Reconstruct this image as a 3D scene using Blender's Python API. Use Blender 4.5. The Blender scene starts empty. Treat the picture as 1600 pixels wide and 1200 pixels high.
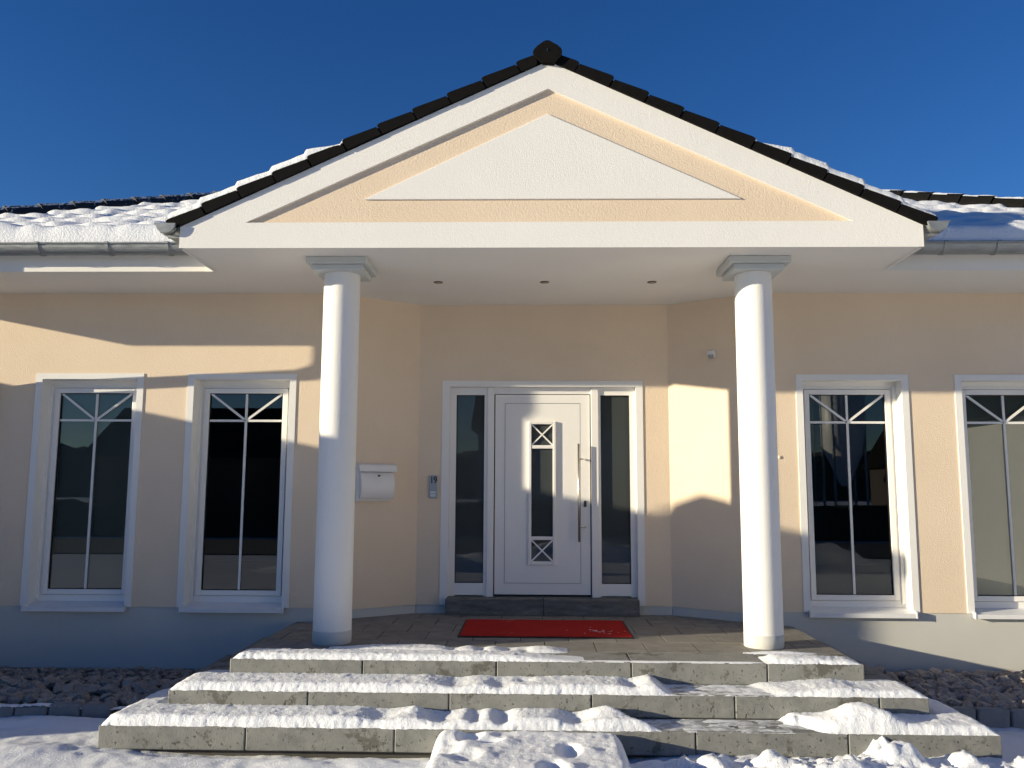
import bpy, bmesh, math, random
from mathutils import Vector, Matrix, noise

random.seed(7)
D = bpy.data
SC = bpy.context.scene
COL = SC.collection
R = math.radians
E = 1.76                       # eye height above the foot of the steps

# ------------------------------------------------------------------ camera
yaw, pitch, roll = -0.0239, 0.1213, 0.0046
fwd = Vector((math.sin(yaw)*math.cos(pitch), math.cos(yaw)*math.cos(pitch), math.sin(pitch)))
rgt = Vector((math.cos(yaw), -math.sin(yaw), 0))
upv = rgt.cross(fwd)
r2 = math.cos(roll)*rgt + math.sin(roll)*upv
u2 = math.cos(roll)*upv - math.sin(roll)*rgt
cam = D.cameras.new('camera'); cam.sensor_width = 36; cam.lens = 1324.42/1600*36
cam.clip_start = 0.05; cam.clip_end = 2000
co = D.objects.new('camera', cam); COL.objects.link(co)
m = Matrix.Identity(4)
for i in range(3):
    m[i][0] = r2[i]; m[i][1] = u2[i]; m[i][2] = -fwd[i]
m[0][3], m[1][3], m[2][3] = 0, 0, E
co.matrix_world = m
SC.camera = co

# ------------------------------------------------------------------ light
SUN_AZ, SUN_EL = R(72.2), math.atan(0.186)          # to the left of the facade's outward normal
to_sun = Vector((-math.sin(SUN_AZ)*math.cos(SUN_EL), -math.cos(SUN_AZ)*math.cos(SUN_EL), math.sin(SUN_EL)))
W = D.worlds.new('World'); SC.world = W; W.use_nodes = True
wn = W.node_tree.nodes; wl = W.node_tree.links
sky = wn.new('ShaderNodeTexSky'); sky.sky_type = 'NISHITA'; sky.sun_disc = False
sky.sun_elevation = SUN_EL
sky.sun_rotation = math.atan2(to_sun.x, to_sun.y)
sky.altitude = 600; sky.air_density = 1.0; sky.dust_density = 0.05; sky.ozone_density = 4.0
hs = wn.new('ShaderNodeHueSaturation'); hs.inputs['Saturation'].default_value = 1.17; hs.inputs['Hue'].default_value = .514
wl.new(sky.outputs[0], hs.inputs['Color']); wl.new(hs.outputs[0], wn['Background'].inputs[0])
wn['Background'].inputs[1].default_value = 0.079
sl = D.lights.new('sun', 'SUN'); sl.energy = 5.0; sl.angle = R(0.53); sl.color = (1.0, 0.885, 0.65)
so = D.objects.new('sun', sl); COL.objects.link(so)
so.rotation_euler = (-to_sun).to_track_quat('-Z', 'Y').to_euler()
so.location = (-20, -8, 12)
SC.view_settings.view_transform = 'Standard'; SC.view_settings.look = 'None'
SC.view_settings.exposure = 0.70; SC.view_settings.gamma = 1

# ------------------------------------------------------------------ materials
class NT:
    def __init__(s, name):
        s.m = D.materials.new(name); s.m.use_nodes = True
        s.n = s.m.node_tree.nodes; s.l = s.m.node_tree.links
        s.b = s.n['Principled BSDF']; s.geo = s.n.new('ShaderNodeNewGeometry')
    def noise(s, scale, detail=3, rough=.55, vec=None, dist=0):
        t = s.n.new('ShaderNodeTexNoise'); t.inputs['Scale'].default_value = scale
        t.inputs['Detail'].default_value = detail; t.inputs['Roughness'].default_value = rough
        t.inputs['Distortion'].default_value = dist
        s.l.new(vec or s.geo.outputs['Position'], t.inputs['Vector']); return t.outputs['Fac']
    def voro(s, scale):
        t = s.n.new('ShaderNodeTexVoronoi'); t.inputs['Scale'].default_value = scale
        s.l.new(s.geo.outputs['Position'], t.inputs['Vector']); return t.outputs['Distance']
    def scaled(s, v):
        t = s.n.new('ShaderNodeVectorMath'); t.operation = 'MULTIPLY'
        s.l.new(s.geo.outputs['Position'], t.inputs[0]); t.inputs[1].default_value = v; return t.outputs[0]
    def ramp(s, fac, stops):
        t = s.n.new('ShaderNodeValToRGB'); e = t.color_ramp.elements
        while len(e) < len(stops): e.new(0.5)
        for el, (p, c) in zip(e, stops):
            el.position = p; el.color = (*c, 1) if len(c) == 3 else c
        s.l.new(fac, t.inputs[0]); return t.outputs[0]
    def mix(s, fac, a, b, mode='MIX'):
        t = s.n.new('ShaderNodeMix'); t.data_type = 'RGBA'; t.blend_type = mode
        for v, k in ((fac, 0), (a, 6), (b, 7)):
            if hasattr(v, 'links'): s.l.new(v, t.inputs[k])
            elif k == 0: t.inputs[0].default_value = v
            else: t.inputs[k].default_value = (*v, 1)
        return t.outputs[2]
    def math(s, op, a, b):
        t = s.n.new('ShaderNodeMath'); t.operation = op
        for v, k in ((a, 0), (b, 1)):
            if hasattr(v, 'links'): s.l.new(v, t.inputs[k])
            else: t.inputs[k].default_value = v
        return t.outputs[0]
    def rand(s):
        t = s.n.new('ShaderNodeObjectInfo'); return t.outputs['Random']
    def bump(s, h, dist, strength=1.0, prev=None):
        t = s.n.new('ShaderNodeBump'); t.inputs['Distance'].default_value = dist
        t.inputs['Strength'].default_value = strength
        s.l.new(h, t.inputs['Height'])
        if prev: s.l.new(prev, t.inputs['Normal'])
        return t.outputs[0]
    def out(s, col=None, rough=None, normal=None, **kw):
        for v, k in ((col, 'Base Color'), (rough, 'Roughness')):
            if v is None: continue
            if hasattr(v, 'links'): s.l.new(v, s.b.inputs[k])
            else: s.b.inputs[k].default_value = (*v, 1) if isinstance(v, tuple) else v
        if normal: s.l.new(normal, s.b.inputs['Normal'])
        for k, v in kw.items(): s.b.inputs[k.replace('_', ' ')].default_value = v
        return s.m

M = {}
def stucco(name, c, d, grain, dist, var=.06):
    t = NT(name)
    big = t.noise(1.3, 4); fine = t.noise(grain, 2, .5); fine2 = t.noise(grain*2.7, 2)
    col = t.mix(t.ramp(big, [(.3, (0, 0, 0)), (.7, (1, 1, 1))]), c, d)
    col = t.mix(t.math('MULTIPLY', fine, var*2), col, tuple(x*.6 for x in c))
    h = t.math('ADD', fine, t.math('MULTIPLY', fine2, .4))
    M[name] = t.out(col, .9, t.bump(h, dist))
stucco('cream', (.795, .65, .495), (.755, .61, .455), 88, .0030)
stucco('white_render', (.83, .81, .77), (.80, .78, .745), 105, .0020, .03)
stucco('soffit_white', (.81, .785, .74), (.785, .76, .715), 120, .0006, .02)
stucco('plinth', (.58, .575, .54), (.54, .535, .505), 110, .0012, .05)
stucco('surround', (.82, .805, .775), (.79, .775, .745), 110, .0009, .03)
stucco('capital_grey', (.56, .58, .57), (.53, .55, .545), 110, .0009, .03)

def plain(name, c, rough, var=.05, scale=14, bump=0, **kw):
    t = NT(name); f = t.noise(scale, 4)
    col = t.mix(f, tuple(x*(1-var) for x in c), tuple(min(1, x*(1+var)) for x in c))
    M[name] = t.out(col, rough, t.bump(t.noise(scale*9, 2), bump) if bump else None, **kw)
plain('pvc', (.83, .805, .765), .32, .015, 6)
plain('pvc_dark_gap', (.03, .03, .03), .8)
plain('gasket', (.01, .01, .011), .6)
plain('bar', (.76, .75, .72), .4, .02)
plain('steel', (.62, .60, .56), .28, .04, 30, Metallic=1.0)
plain('steel_dark', (.12, .11, .10), .35, Metallic=1.0)
plain('mail_white', (.77, .75, .73), .4, .02)
plain('bell_grey', (.36, .39, .43), .42, .03, Metallic=.4)
plain('bell_key', (.62, .66, .70), .35, .02)
plain('ink', (.006, .006, .007), .6)
plain('interior', (.34, .33, .31), .9)
plain('dark_floor', (.12, .09, .06), .5)
plain('rubber', (.012, .011, .011), .8)
plain('reflector', (.55, .5, .42), .15, Metallic=1.0)
plain('blind', (.21, .20, .17), .9, .04, 3)
plain('brick_dark', (.06, .045, .038), .9, .2, 4)
plain('flat_grey', (.34, .35, .36), .7)
plain('asphalt', (.045, .046, .05), .85, .3, 6, .004)
plain('white_metal', (.75, .75, .76), .4)
plain('screed', (.16, .14, .12), .95, .4, 30, .004)
plain('grout', (.06, .056, .05), .95, .2, 20)
plain('hedge', (.025, .035, .018), .9, .4, 5, .03)

t = NT('zinc')
f1 = t.noise(9, 5, .6, t.scaled((1, 4, 4))); f2 = t.noise(60, 2)
col = t.mix(t.ramp(f1, [(.3, (0, 0, 0)), (.72, (1, 1, 1))]), (.23, .245, .25), (.36, .375, .375))
M['zinc'] = t.out(col, t.ramp(f1, [(.3, (.42,)*3), (.7, (.6,)*3)]), t.bump(f2, .0006), Metallic=.55)

t = NT('tile_black')
f = t.noise(25, 4); r = t.rand()
col = t.mix(f, (.006, .0058, .0058), (.013, .0125, .012))
M['tile_black'] = t.out(col, .7, t.bump(t.noise(160, 2), .0008), Specular_IOR_Level=.03)

t = NT('frosted_tile')
f = t.noise(18, 4, .6, t.scaled((2, 1, .6))); nz = t.n.new('ShaderNodeSeparateXYZ'); t.l.new(t.geo.outputs['Normal'], nz.inputs[0])
k = t.math('ADD', t.math('MULTIPLY', nz.outputs[2], .55), f)
col = t.mix(t.ramp(k, [(.86, (0, 0, 0)), (1.0, (1, 1, 1))]), (.014, .014, .016), (.62, .66, .72))
M['frosted_tile'] = t.out(col, .6, t.bump(t.noise(60, 3), .003))

t = NT('concrete')
r = t.rand(); big = t.noise(2.2, 5, .6); mid = t.noise(11, 5, .62); pit = t.noise(48, 2, .5); pit2 = t.noise(17, 4, .7)
base = t.mix(r, (.205, .205, .19), (.24, .24, .222))
base = t.mix(t.ramp(big, [(.35, (0, 0, 0)), (.62, (1, 1, 1))]), base, (.165, .17, .16))
base = t.mix(t.ramp(mid, [(.35, (0, 0, 0)), (.7, (1, 1, 1))]), base, (.26, .258, .238))
spots = t.math('MULTIPLY', t.ramp(pit, [(.60, (0, 0, 0)), (.67, (1, 1, 1))]), t.ramp(pit2, [(.46, (0, 0, 0)), (.58, (1, 1, 1))]))
base = t.mix(spots, base, (.085, .08, .07))
wet = t.ramp(t.noise(3.4, 6, .72), [(.555, (0, 0, 0)), (.60, (1, 1, 1))])
base = t.mix(t.math('MULTIPLY', wet, .75), base, (.085, .08, .062))
hh = t.math('SUBTRACT', t.noise(140, 3), t.math('MULTIPLY', spots, 1.2))
M['concrete'] = t.out(base, .88, t.bump(hh, .0022))

t = NT('paving')
r = t.rand(); f = t.noise(7, 5, .6); g = t.noise(180, 2)
base = t.mix(r, (.20, .19, .172), (.235, .222, .203))
base = t.mix(t.ramp(f, [(.35, (0, 0, 0)), (.7, (1, 1, 1))]), base, (.165, .158, .145))
M['paving'] = t.out(base, t.ramp(f, [(.3, (.55,)*3), (.7, (.8,)*3)]), t.bump(g, .0012))

t = NT('door_step_stone')
f = t.noise(6, 6, .65, t.scaled((1, 1, 5))); g = t.noise(120, 2)
base = t.mix(t.ramp(f, [(.3, (0, 0, 0)), (.7, (1, 1, 1))]), (.085, .082, .075), (.20, .195, .178))
M['door_step_stone'] = t.out(base, .85, t.bump(g, .0016))

t = NT('mat_red')
g = t.noise(420, 2); f = t.noise(5, 4)
base = t.mix(f, (.33, .012, .010), (.46, .020, .016))
snowy = t.math('MULTIPLY', t.ramp(t.noise(34, 5, .7, t.scaled((.6, 2, 1))), [(.60, (0, 0, 0)), (.68, (1, 1, 1))]),
               t.ramp(t.noise(2.3, 2), [(.60, (0, 0, 0)), (.70, (1, 1, 1))]))
M['mat_red'] = t.out(t.mix(t.math('MULTIPLY', snowy, .7), base, (.75, .7, .7)), .95, t.bump(g, .002), Specular_IOR_Level=.15)

def snowmat(name, dist, sc=1.0, tint=(.82, .84, .875)):
    t = NT(name)
    a = t.noise(58*sc, 5, .65); b = t.noise(190*sc, 3, .6); c = t.noise(3.0, 3)
    h = t.math('ADD', a, t.math('MULTIPLY', b, .45))
    col = t.mix(c, tint, tuple(min(.95, x*1.03) for x in tint))
    M[name] = t.out(col, .55, t.bump(h, dist), Specular_IOR_Level=.3, Subsurface_Weight=.12, Subsurface_Scale=.02)
    t.b.inputs['Subsurface Radius'].default_value = (1, .9, .8)
snowmat('snow', .0065)
snowmat('snow_roof', .010, .8, (.79, .81, .85))
snowmat('snow_thin', .006, 1.5, (.80, .82, .86))

t = NT('swept_snow')           # scraped film of snow, stone showing through
a = t.noise(22, 6, .72, t.scaled((.5, 1, 1))); c = t.noise(3.0, 3)
col = t.mix(t.ramp(a, [(.42, (0, 0, 0)), (.60, (1, 1, 1))]), (.33, .33, .31), (.80, .82, .85))
M['swept_snow'] = t.out(col, .7, t.bump(a, .006))

t = NT('gravel')
r = t.rand(); f = t.noise(30, 5, .65)
base = t.mix(r, (.22, .19, .165), (.42, .38, .335))
base = t.mix(t.ramp(f, [(.35, (0, 0, 0)), (.68, (1, 1, 1))]), base, (.27, .215, .17))
base = t.mix(t.ramp(t.noise(70, 3), [(.55, (0, 0, 0)), (.7, (1, 1, 1))]), base, (.46, .44, .41))
M['gravel'] = t.out(base, .9, t.bump(t.noise(90, 4, .6), .004))

t = NT('kerb')
f = t.noise(16, 5, .6)
base = t.mix(f, (.15, .155, .16), (.25, .25, .25))
M['kerb'] = t.out(base, .9, t.bump(t.noise(120, 3), .002))

def glassmat(name, tint, boost, rough=0.0, satin=0.0):
    mt = D.materials.new(name); mt.use_nodes = True; n = mt.node_tree.nodes; l = mt.node_tree.links
    n.remove(n['Principled BSDF'])
    tr = n.new('ShaderNodeBsdfTransparent'); tr.inputs[0].default_value = (*tint, 1)
    gl = n.new('ShaderNodeBsdfGlossy'); gl.inputs[0].default_value = (1, 1, 1, 1); gl.inputs['Roughness'].default_value = rough
    fr = n.new('ShaderNodeFresnel'); fr.inputs[0].default_value = 1.5
    mu = n.new('ShaderNodeMath'); mu.operation = 'MULTIPLY'; mu.inputs[1].default_value = boost; mu.use_clamp = True
    mx = n.new('ShaderNodeMixShader')
    body = tr
    if satin:
        df = n.new('ShaderNodeBsdfDiffuse'); df.inputs[0].default_value = (.075, .085, .085, 1)
        body = n.new('ShaderNodeMixShader'); body.inputs[0].default_value = satin
        l.new(tr.outputs[0], body.inputs[1]); l.new(df.outputs[0], body.inputs[2])
    l.new(fr.outputs[0], mu.inputs[0]); l.new(mu.outputs[0], mx.inputs[0])
    l.new(body.outputs[0], mx.inputs[1]); l.new(gl.outputs[0], mx.inputs[2])
    l.new(mx.outputs[0], n['Material Output'].inputs[0]); M[name] = mt
glassmat('glass', (.80, .84, .84), 1.15)
glassmat('glass_door', (.30, .34, .33), 1.3, .01, .7)

# ------------------------------------------------------------------ mesh helpers
class MB:
    def __init__(s): s.v = []; s.f = []
    def add(s, vs, fs):
        o = len(s.v); s.v += [tuple(v) for v in vs]; s.f += [tuple(i+o for i in f) for f in fs]; return s
    def box(s, x0, x1, y0, y1, z0, z1):
        return s.add([(x, y, z) for z in (z0, z1) for y in (y0, y1) for x in (x0, x1)],
                     [(0, 2, 3, 1), (4, 5, 7, 6), (0, 1, 5, 4), (2, 6, 7, 3), (0, 4, 6, 2), (1, 3, 7, 5)])
    def cbox(s, x0, x1, y0, y1, z0, z1, c=.006):          # box with chamfered edges
        vs = []; idx = {}
        for X, sx in ((x0, 1), (x1, -1)):
            for Y, sy in ((y0, 1), (y1, -1)):
                for Z, sz in ((z0, 1), (z1, -1)):
                    k = (sx, sy, sz)
                    idx[k] = len(vs)
                    vs += [(X, Y+sy*c, Z+sz*c), (X+sx*c, Y, Z+sz*c), (X+sx*c, Y+sy*c, Z)]
        fs = []; g = lambda a, b, d, i: idx[(a, b, d)]+i
        cyc = [(1, 1), (1, -1), (-1, -1), (-1, 1)]
        for sgn in (1, -1):
            fs.append([g(sgn, a, b, 0) for a, b in cyc]); fs.append([g(a, sgn, b, 1) for a, b in cyc]); fs.append([g(a, b, sgn, 2) for a, b in cyc])
        for a in (1, -1):
            for b in (1, -1):
                fs.append([g(1, a, b, 1), g(-1, a, b, 1), g(-1, a, b, 2), g(1, a, b, 2)])
                fs.append([g(a, 1, b, 0), g(a, -1, b, 0), g(a, -1, b, 2), g(a, 1, b, 2)])
                fs.append([g(a, b, 1, 0), g(a, b, -1, 0), g(a, b, -1, 1), g(a, b, 1, 1)])
                for d in (1, -1): fs.append([g(a, b, d, 0), g(a, b, d, 1), g(a, b, d, 2)])
        return s.add(vs, fs)
    def prism(s, pts, axis, a, b):                          # closed outline swept along an axis
        n = len(pts)
        def mk(p, t): return {'x': (t, p[0], p[1]), 'y': (p[0], t, p[1]), 'z': (p[0], p[1], t)}[axis]
        vs = [mk(p, a) for p in pts]+[mk(p, b) for p in pts]
        return s.add(vs, [tuple(range(n))[::-1], tuple(range(n, 2*n))]+[(i, (i+1) % n, n+(i+1) % n, n+i) for i in range(n)])
    def lathe(s, prof, c, seg=48, cap=True):                # prof: (r, z)
        vs = []; fs = []
        for r, z in prof:
            for k in range(seg):
                a = 2*math.pi*k/seg; vs.append((c[0]+r*math.cos(a), c[1]+r*math.sin(a), z))
        for i in range(len(prof)-1):
            for k in range(seg):
                k2 = (k+1) % seg; fs.append((i*seg+k, i*seg+k2, (i+1)*seg+k2, (i+1)*seg+k))
        if cap: fs += [tuple(range(seg))[::-1], tuple((len(prof)-1)*seg+k for k in range(seg))]
        return s.add(vs, fs)
    def tube(s, path, r, seg=14):
        path = [Vector(p) for p in path]; vs = []; fs = []; n = len(path)
        ref = Vector((0.31, 0.2, 1)).normalized()
        for i, p in enumerate(path):
            t = (path[min(i+1, n-1)]-path[max(i-1, 0)]).normalized()
            a = t.cross(ref)
            if a.length < 1e-3: a = t.cross(Vector((1, 0, 0)))
            a.normalize(); b = t.cross(a)
            for k in range(seg):
                th = 2*math.pi*k/seg; vs.append(p+r*(math.cos(th)*a+math.sin(th)*b))
        for i in range(n-1):
            for k in range(seg):
                k2 = (k+1) % seg; fs.append((i*seg+k, i*seg+k2, (i+1)*seg+k2, (i+1)*seg+k))
        fs += [tuple(range(seg))[::-1], tuple((n-1)*seg+k for k in range(seg))]
        return s.add(vs, fs)
    def mesh(s, name, smooth=False):
        me = D.meshes.new(name); me.from_pydata(s.v, [], s.f)
        bm = bmesh.new(); bm.from_mesh(me); bmesh.ops.recalc_face_normals(bm, faces=bm.faces)
        if smooth and sum(f.normal.z*f.calc_area() for f in bm.faces) < -.2*sum(f.calc_area() for f in bm.faces): bmesh.ops.reverse_faces(bm, faces=bm.faces)
        bm.to_mesh(me); bm.free()
        if smooth:
            for p in me.polygons: p.use_smooth = len(p.vertices) <= 4
        return me

def link(name, me, mat, parent=None, label=None, cat=None, group=None, kind=None):
    o = D.objects.new(name, me); COL.objects.link(o)
    if mat and me and not me.materials: me.materials.append(M[mat])
    if parent is not None:
        o.parent = parent
        if parent.type == 'EMPTY': o.matrix_parent_inverse = Matrix.Translation(parent.location).inverted()
    for k, v in (('label', label), ('category', cat), ('group', group), ('kind', kind)):
        if v: o[k] = v
    return o
def part(name, mb, mat, parent=None, smooth=False, **kw): return link(name, mb.mesh(name, smooth), mat, parent, **kw)
def thing(name, loc, label, cat, group=None):
    o = D.objects.new(name, None); COL.objects.link(o); o.location = loc; o.empty_display_size = .2
    o['label'] = label; o['category'] = cat
    if group: o['group'] = group
    return o
def fbm(x, y, z=0, o=4):
    return noise.fractal(Vector((x, y, z)), 1.0, 2.0, o)
def grid(xs, ys, zf, keep=None):
    mb = MB(); nx, ny = len(xs), len(ys)
    mb.v = [(x, y, zf(x, y)) for y in ys for x in xs]
    for j in range(ny-1):
        for i in range(nx-1):
            if keep is None or keep(xs[i], ys[j]): mb.f.append((j*nx+i, j*nx+i+1, (j+1)*nx+i+1, (j+1)*nx+i))
    return mb
def lin(a, b, step):
    n = max(2, int(round((b-a)/step))+1); return [a+(b-a)*i/(n-1) for i in range(n)]
def sst(a, b, x):
    t = min(1, max(0, (x-a)/(b-a))); return t*t*(3-2*t)
def bevel_poly(o, w, seg=2):
    md = o.modifiers.new('bevel', 'BEVEL'); md.width = w; md.segments = seg; md.limit_method = 'ANGLE'; return o

# ------------------------------------------------------------------ key measures (metres)
DW, DR, DE, DG = 8.32, 8.88, 7.44, 6.685       # main wall, recess wall, eaves line, gable front
ZS = 1.933+E                                    # soffit
ZF = 0.477                                      # porch floor
ZP = -1.165+E                                   # plinth top
X0, HW = 0.124, 3.014                           # gable axis and half width
XL, XR = -6.78, 7.03                            # eaves ends
WL, WR = -5.90, 6.15                            # house corners
RL, RR = -2.02, 2.27                            # front corners of the recess
BL, BR = -1.19, 1.43                            # back corners of the recess
BACK = 17.0

# ================================================================== GROUND
def ring_ground():
    mb = MB(); s = 420
    mb.v = [(-s, -s, -.12), (s, -s, -.12), (s, s, -.12), (-s, s, -.12)]; mb.f = [(0, 1, 2, 3)]
    return mb
part('ground', ring_ground(), 'snow', label='flat snowy ground around the house reaching the horizon', cat='ground', kind='structure')

def g2(x, y, cx, cy, sx, sy, h):
    a = ((x-cx)/sx)**2+((y-cy)/sy)**2
    return h*math.exp(-a) if a < 9 else 0.0
LUMPS = [(-3.6, 5.72, .75, .20, .055), (-2.5, 5.45, .5, .25, .02), (-1.5, 5.55, .2, .12, .035), (-1.0, 5.6, .25, .15, .03),
         (2.30, 5.62, .16, .16, .125), (2.66, 5.55, .10, .12, .10), (2.05, 5.50, .28, .18, .07), (1.55, 5.58, .22, .12, .045),
         (1.15, 5.62, .16, .10, .05), (.86, 5.60, .14, .10, .045), (3.0, 5.45, .3, .2, .06), (3.6, 5.4, .5, .2, .03),
         (1.75, 5.36, .2, .12, .05), (2.45, 5.3, .25, .12, .05), (1.3, 5.25, .2, .12, .035), (2.9, 5.2, .2, .12, .03)]
def zground(x, y):
    z = .008+.020*fbm(x*1.3, y*1.3, 3, 3)
    rough = sst(.5, 1.0, x)*(1-sst(5.75, 5.95, y))*(1-sst(3.1, 3.9, x))
    z += rough*.055*(fbm(x*5, y*5, 9, 4))+rough*.03*fbm(x*15, y*15, 2, 3)
    z += .007*fbm(x*11, y*11, 1, 3)
    z += .040*sst(.8, 1.3, x)*(1-sst(3.0, 3.6, x))*math.exp(-((y-5.47)/.20)**2)*(1+.6*fbm(x*3.1, y*3.1, 5, 2))
    for L in LUMPS: z += g2(x, y, *L)
    if -3.0 < x < 3.1 and y > 5.6: z -= .055*sst(5.66, 5.86, y)*sst(-2.95, -2.0, x)*(1-sst(.6, 1.0, x))
    if y > 6.3 and x < -2.5: z += .02*sst(6.3, 6.45, y)
    if x > 3.05: z -= .03*sst(3.05, 3.25, x)*sst(5.6, 6.2, y)
    if (x < -2.8 and y > 6.55) or (x > 3.0 and y > 6.75): z -= .14*sst(0, .06, (y-6.56) if x < 0 else (y-6.78))
    edge = min(x+7.5, 7.5-x, y-4.2, 8.9-y)
    return z-.30*(1-sst(0, .5, edge))
part('snow_cover', grid(lin(-7.5, 7.5, .024), lin(4.2, 8.9, .022), zground), 'snow', smooth=True,
     label='uneven trodden snow lying in front of the stone steps', cat='snow', kind='stuff')

# gravel beds along the wall
def zgravel(x, y): return .045+.03*(1 if x > 0 else 0)+.012*fbm(x*4, y*4, 5, 2)
beds = []
for x0, x1, y0, lab in ((-7.2, -2.90, 6.62, 'bed of broken grey gravel left of the entrance steps along the plinth'),
                        (3.07, 7.4, 6.80, 'bed of broken brown gravel right of the entrance steps along the plinth')):
    beds.append(part('gravel_bed', grid(lin(x0, x1, .06), lin(y0, 8.32, .06), lambda x, y: zgravel(x, y)-.03), 'screed', label=lab, cat='gravel bed', kind='structure'))
stone_meshes = []
for k in range(9):
    bm = bmesh.new(); bmesh.ops.create_icosphere(bm, subdivisions=1, radius=1)
    sx, sy, sz = random.uniform(.85, 1.25), random.uniform(.75, 1.0), random.uniform(.55, .85)
    off = random.uniform(0, 100)
    for v in bm.verts:
        n = noise.noise(v.co*1.1+Vector((off, 0, 0)))
        v.co = v.co*(1+.6*n); v.co.x *= sx; v.co.y *= sy; v.co.z *= sz
        v.co += Vector((random.uniform(-.16, .16), random.uniform(-.16, .16), random.uniform(-.14, .14)))
    me = D.meshes.new('stone'); bm.to_mesh(me); bm.free(); me.materials.append(M['gravel']); stone_meshes.append(me)
def put_stones(bed, x0, x1, y0, y1, pitch, budget):
    spots = []
    y = y0
    while y < y1:
        x = x0+random.uniform(0, pitch)
        while x < x1:
            spots.append((x+random.uniform(-.35, .35)*pitch, y+random.uniform(-.35, .35)*pitch)); x += pitch
        y += pitch*.86
    vis = []; rest = []
    for s in spots:
        px = 842+1324*s[0]/s[1]
        (vis if -30 < px < 1630 else rest).append(s)
    vis.sort(key=lambda s: s[1])
    singles = vis[:budget]; rest += vis[budget:]
    for (x, y) in singles:
        o = link('stone', random.choice(stone_meshes), None, bed)
        r = random.uniform(.046, .082)
        o.location = (x, y, zgravel(x, y)+random.uniform(.0, .038)); o.scale = (r, r, r)
        o.rotation_euler = (random.uniform(-.5, .5), random.uniform(-.5, .5), random.uniform(0, 6.28))
    mb = MB()
    for (x, y) in rest+[(a+random.uniform(-.05, .05), b+random.uniform(-.05, .05)) for a, b in vis]:
        me = random.choice(stone_meshes); r = random.uniform(.028, .045); a = random.uniform(0, 6.28); ca, sa = math.cos(a), math.sin(a)
        z0 = zgravel(x, y)-.016
        mb.add([(x+r*(ca*v.co.x-sa*v.co.y), y+r*(sa*v.co.x+ca*v.co.y), z0+r*v.co.z) for v in me.vertices], [tuple(p.vertices) for p in me.polygons])
    link('small_stones', mb.mesh('small_stones'), 'gravel', bed, kind='stuff')
put_stones(beds[0], -6.2, -2.97, 6.72, 8.26, .112, 150)
put_stones(beds[1], 3.14, 6.4, 6.90, 8.26, .112, 150)

# edging stones in front of the gravel
def edging(name, pts, label, zt, n_skip=()):
    root = thing(name, (pts[0][0], pts[0][1], 0), label, 'edging')
    for (xa, ya), (xb, yb) in zip(pts[:-1], pts[1:]):
        L = math.hypot(xb-xa, yb-ya)-.012
        mb = MB().cbox(0, L, 0, .085, -.16, zt+random.uniform(-.008, .008), .010)
        a = math.atan2(yb-ya, xb-xa); ca, sa = math.cos(a), math.sin(a)
        mb.v = [(xa+ca*x-sa*y, ya+sa*x+ca*y, z) for x, y, z in mb.v]
        part('edging_stone', mb, 'kerb', root)
    return root
pl = []; x = -6.0
while x < -2.95: pl.append((x, 6.50+.10*sst(-4.3, -3.2, x)+.01*math.sin(x*5))); x += .235
edging('gravel_edging', pl, 'grey concrete edging stones with thin snow, bordering the gravel left of the steps', .105)
pr = []; x = 3.14
while x < 6.6: pr.append((x, 6.76-.05*sst(3.2, 4.2, x)+.01*math.sin(x*4))); x += .245
edging('gravel_edging', pr, 'damp concrete edging stones bordering the gravel right of the steps', .105)
# thin snow lying on the left edging
for i, ((xa, ya), (xb, yb)) in enumerate(zip(pl[:-1], pl[1:])):
    pass
def edgesnow(x, y):
    yc = 6.50+.10*sst(-4.3, -3.2, x)+.01*math.sin(x*5)+.042
    d = abs(y-yc)/.055; gap = abs(((x+6.0) % .235)-.0)
    gap = min(gap, .235-gap)
    return .100+.022*max(0, 1-d**3)*(.6+.5*fbm(x*7, y*7, 4, 3))*sst(0, .03, gap)-(.16 if d > 1 else 0)-.03*sst(-3.7, -3.3, x)
part('edging_snow', grid(lin(-5.6, -3.0, .014), lin(6.46, 6.72, .012), edgesnow, lambda x, y: abs(y-(6.50+.10*sst(-4.3, -3.2, x)+.01*math.sin(x*5)+.042)) < .046), 'snow', smooth=True,
     label='thin snow lying on the edging stones left of the steps', cat='snow', kind='stuff')

# ================================================================== STEPS AND PORCH
steps = thing('entrance_steps', (X0, 6.5, 0), 'three grey concrete block steps rising to the tiled porch floor', 'steps')
def block(x0, x1, y0, y1, z0, z1, mat='concrete'):
    return part('step_block', MB().cbox(x0+.003, x1-.003, y0, y1, z0, z1, .007), mat, steps)
LV = [(-2.262, 2.450, 6.500, ZF, .40), (-2.581, 2.765, 6.173, .321, .40), (-2.915, 3.085, 5.869, .159, .38)]
for k, (xa, xb, yf, zt, dep) in enumerate(LV):
    zb = zt-.157
    x = xa
    while x < xb-.01:
        x2 = min(x+1.0, xb)
        block(x, x2, yf+random.uniform(0, .003), yf+dep-.006, zb+.002*k, zt+random.uniform(-.0015, .0015)); x = x2
    for side in (0, 1):
        y = yf+dep
        while y < DW-.02:
            y2 = min(y+1.0, DW-.004)
            wd = .36
            x_0, x_1 = (xa, xa+wd) if side == 0 else (xb-wd, xb)
            if k: block(x_0, x_1, y+.003, y2-.003, zb+.002*k, zt-.001)
            y = y2
# foundation strip under the lowest step
part('footing', MB().box(-2.86, 3.03, 5.93, 8.2, -.14, .003), 'grout', steps)
part('porch_bed', MB().prism([(-2.255, 6.9), (2.443, 6.9), (2.443, 8.318), (RR, 8.318), (BR, 8.876), (BL, 8.876), (RL, 8.318), (-2.255, 8.318)], 'z', .165, ZF-.012), 'grout', steps)
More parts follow.
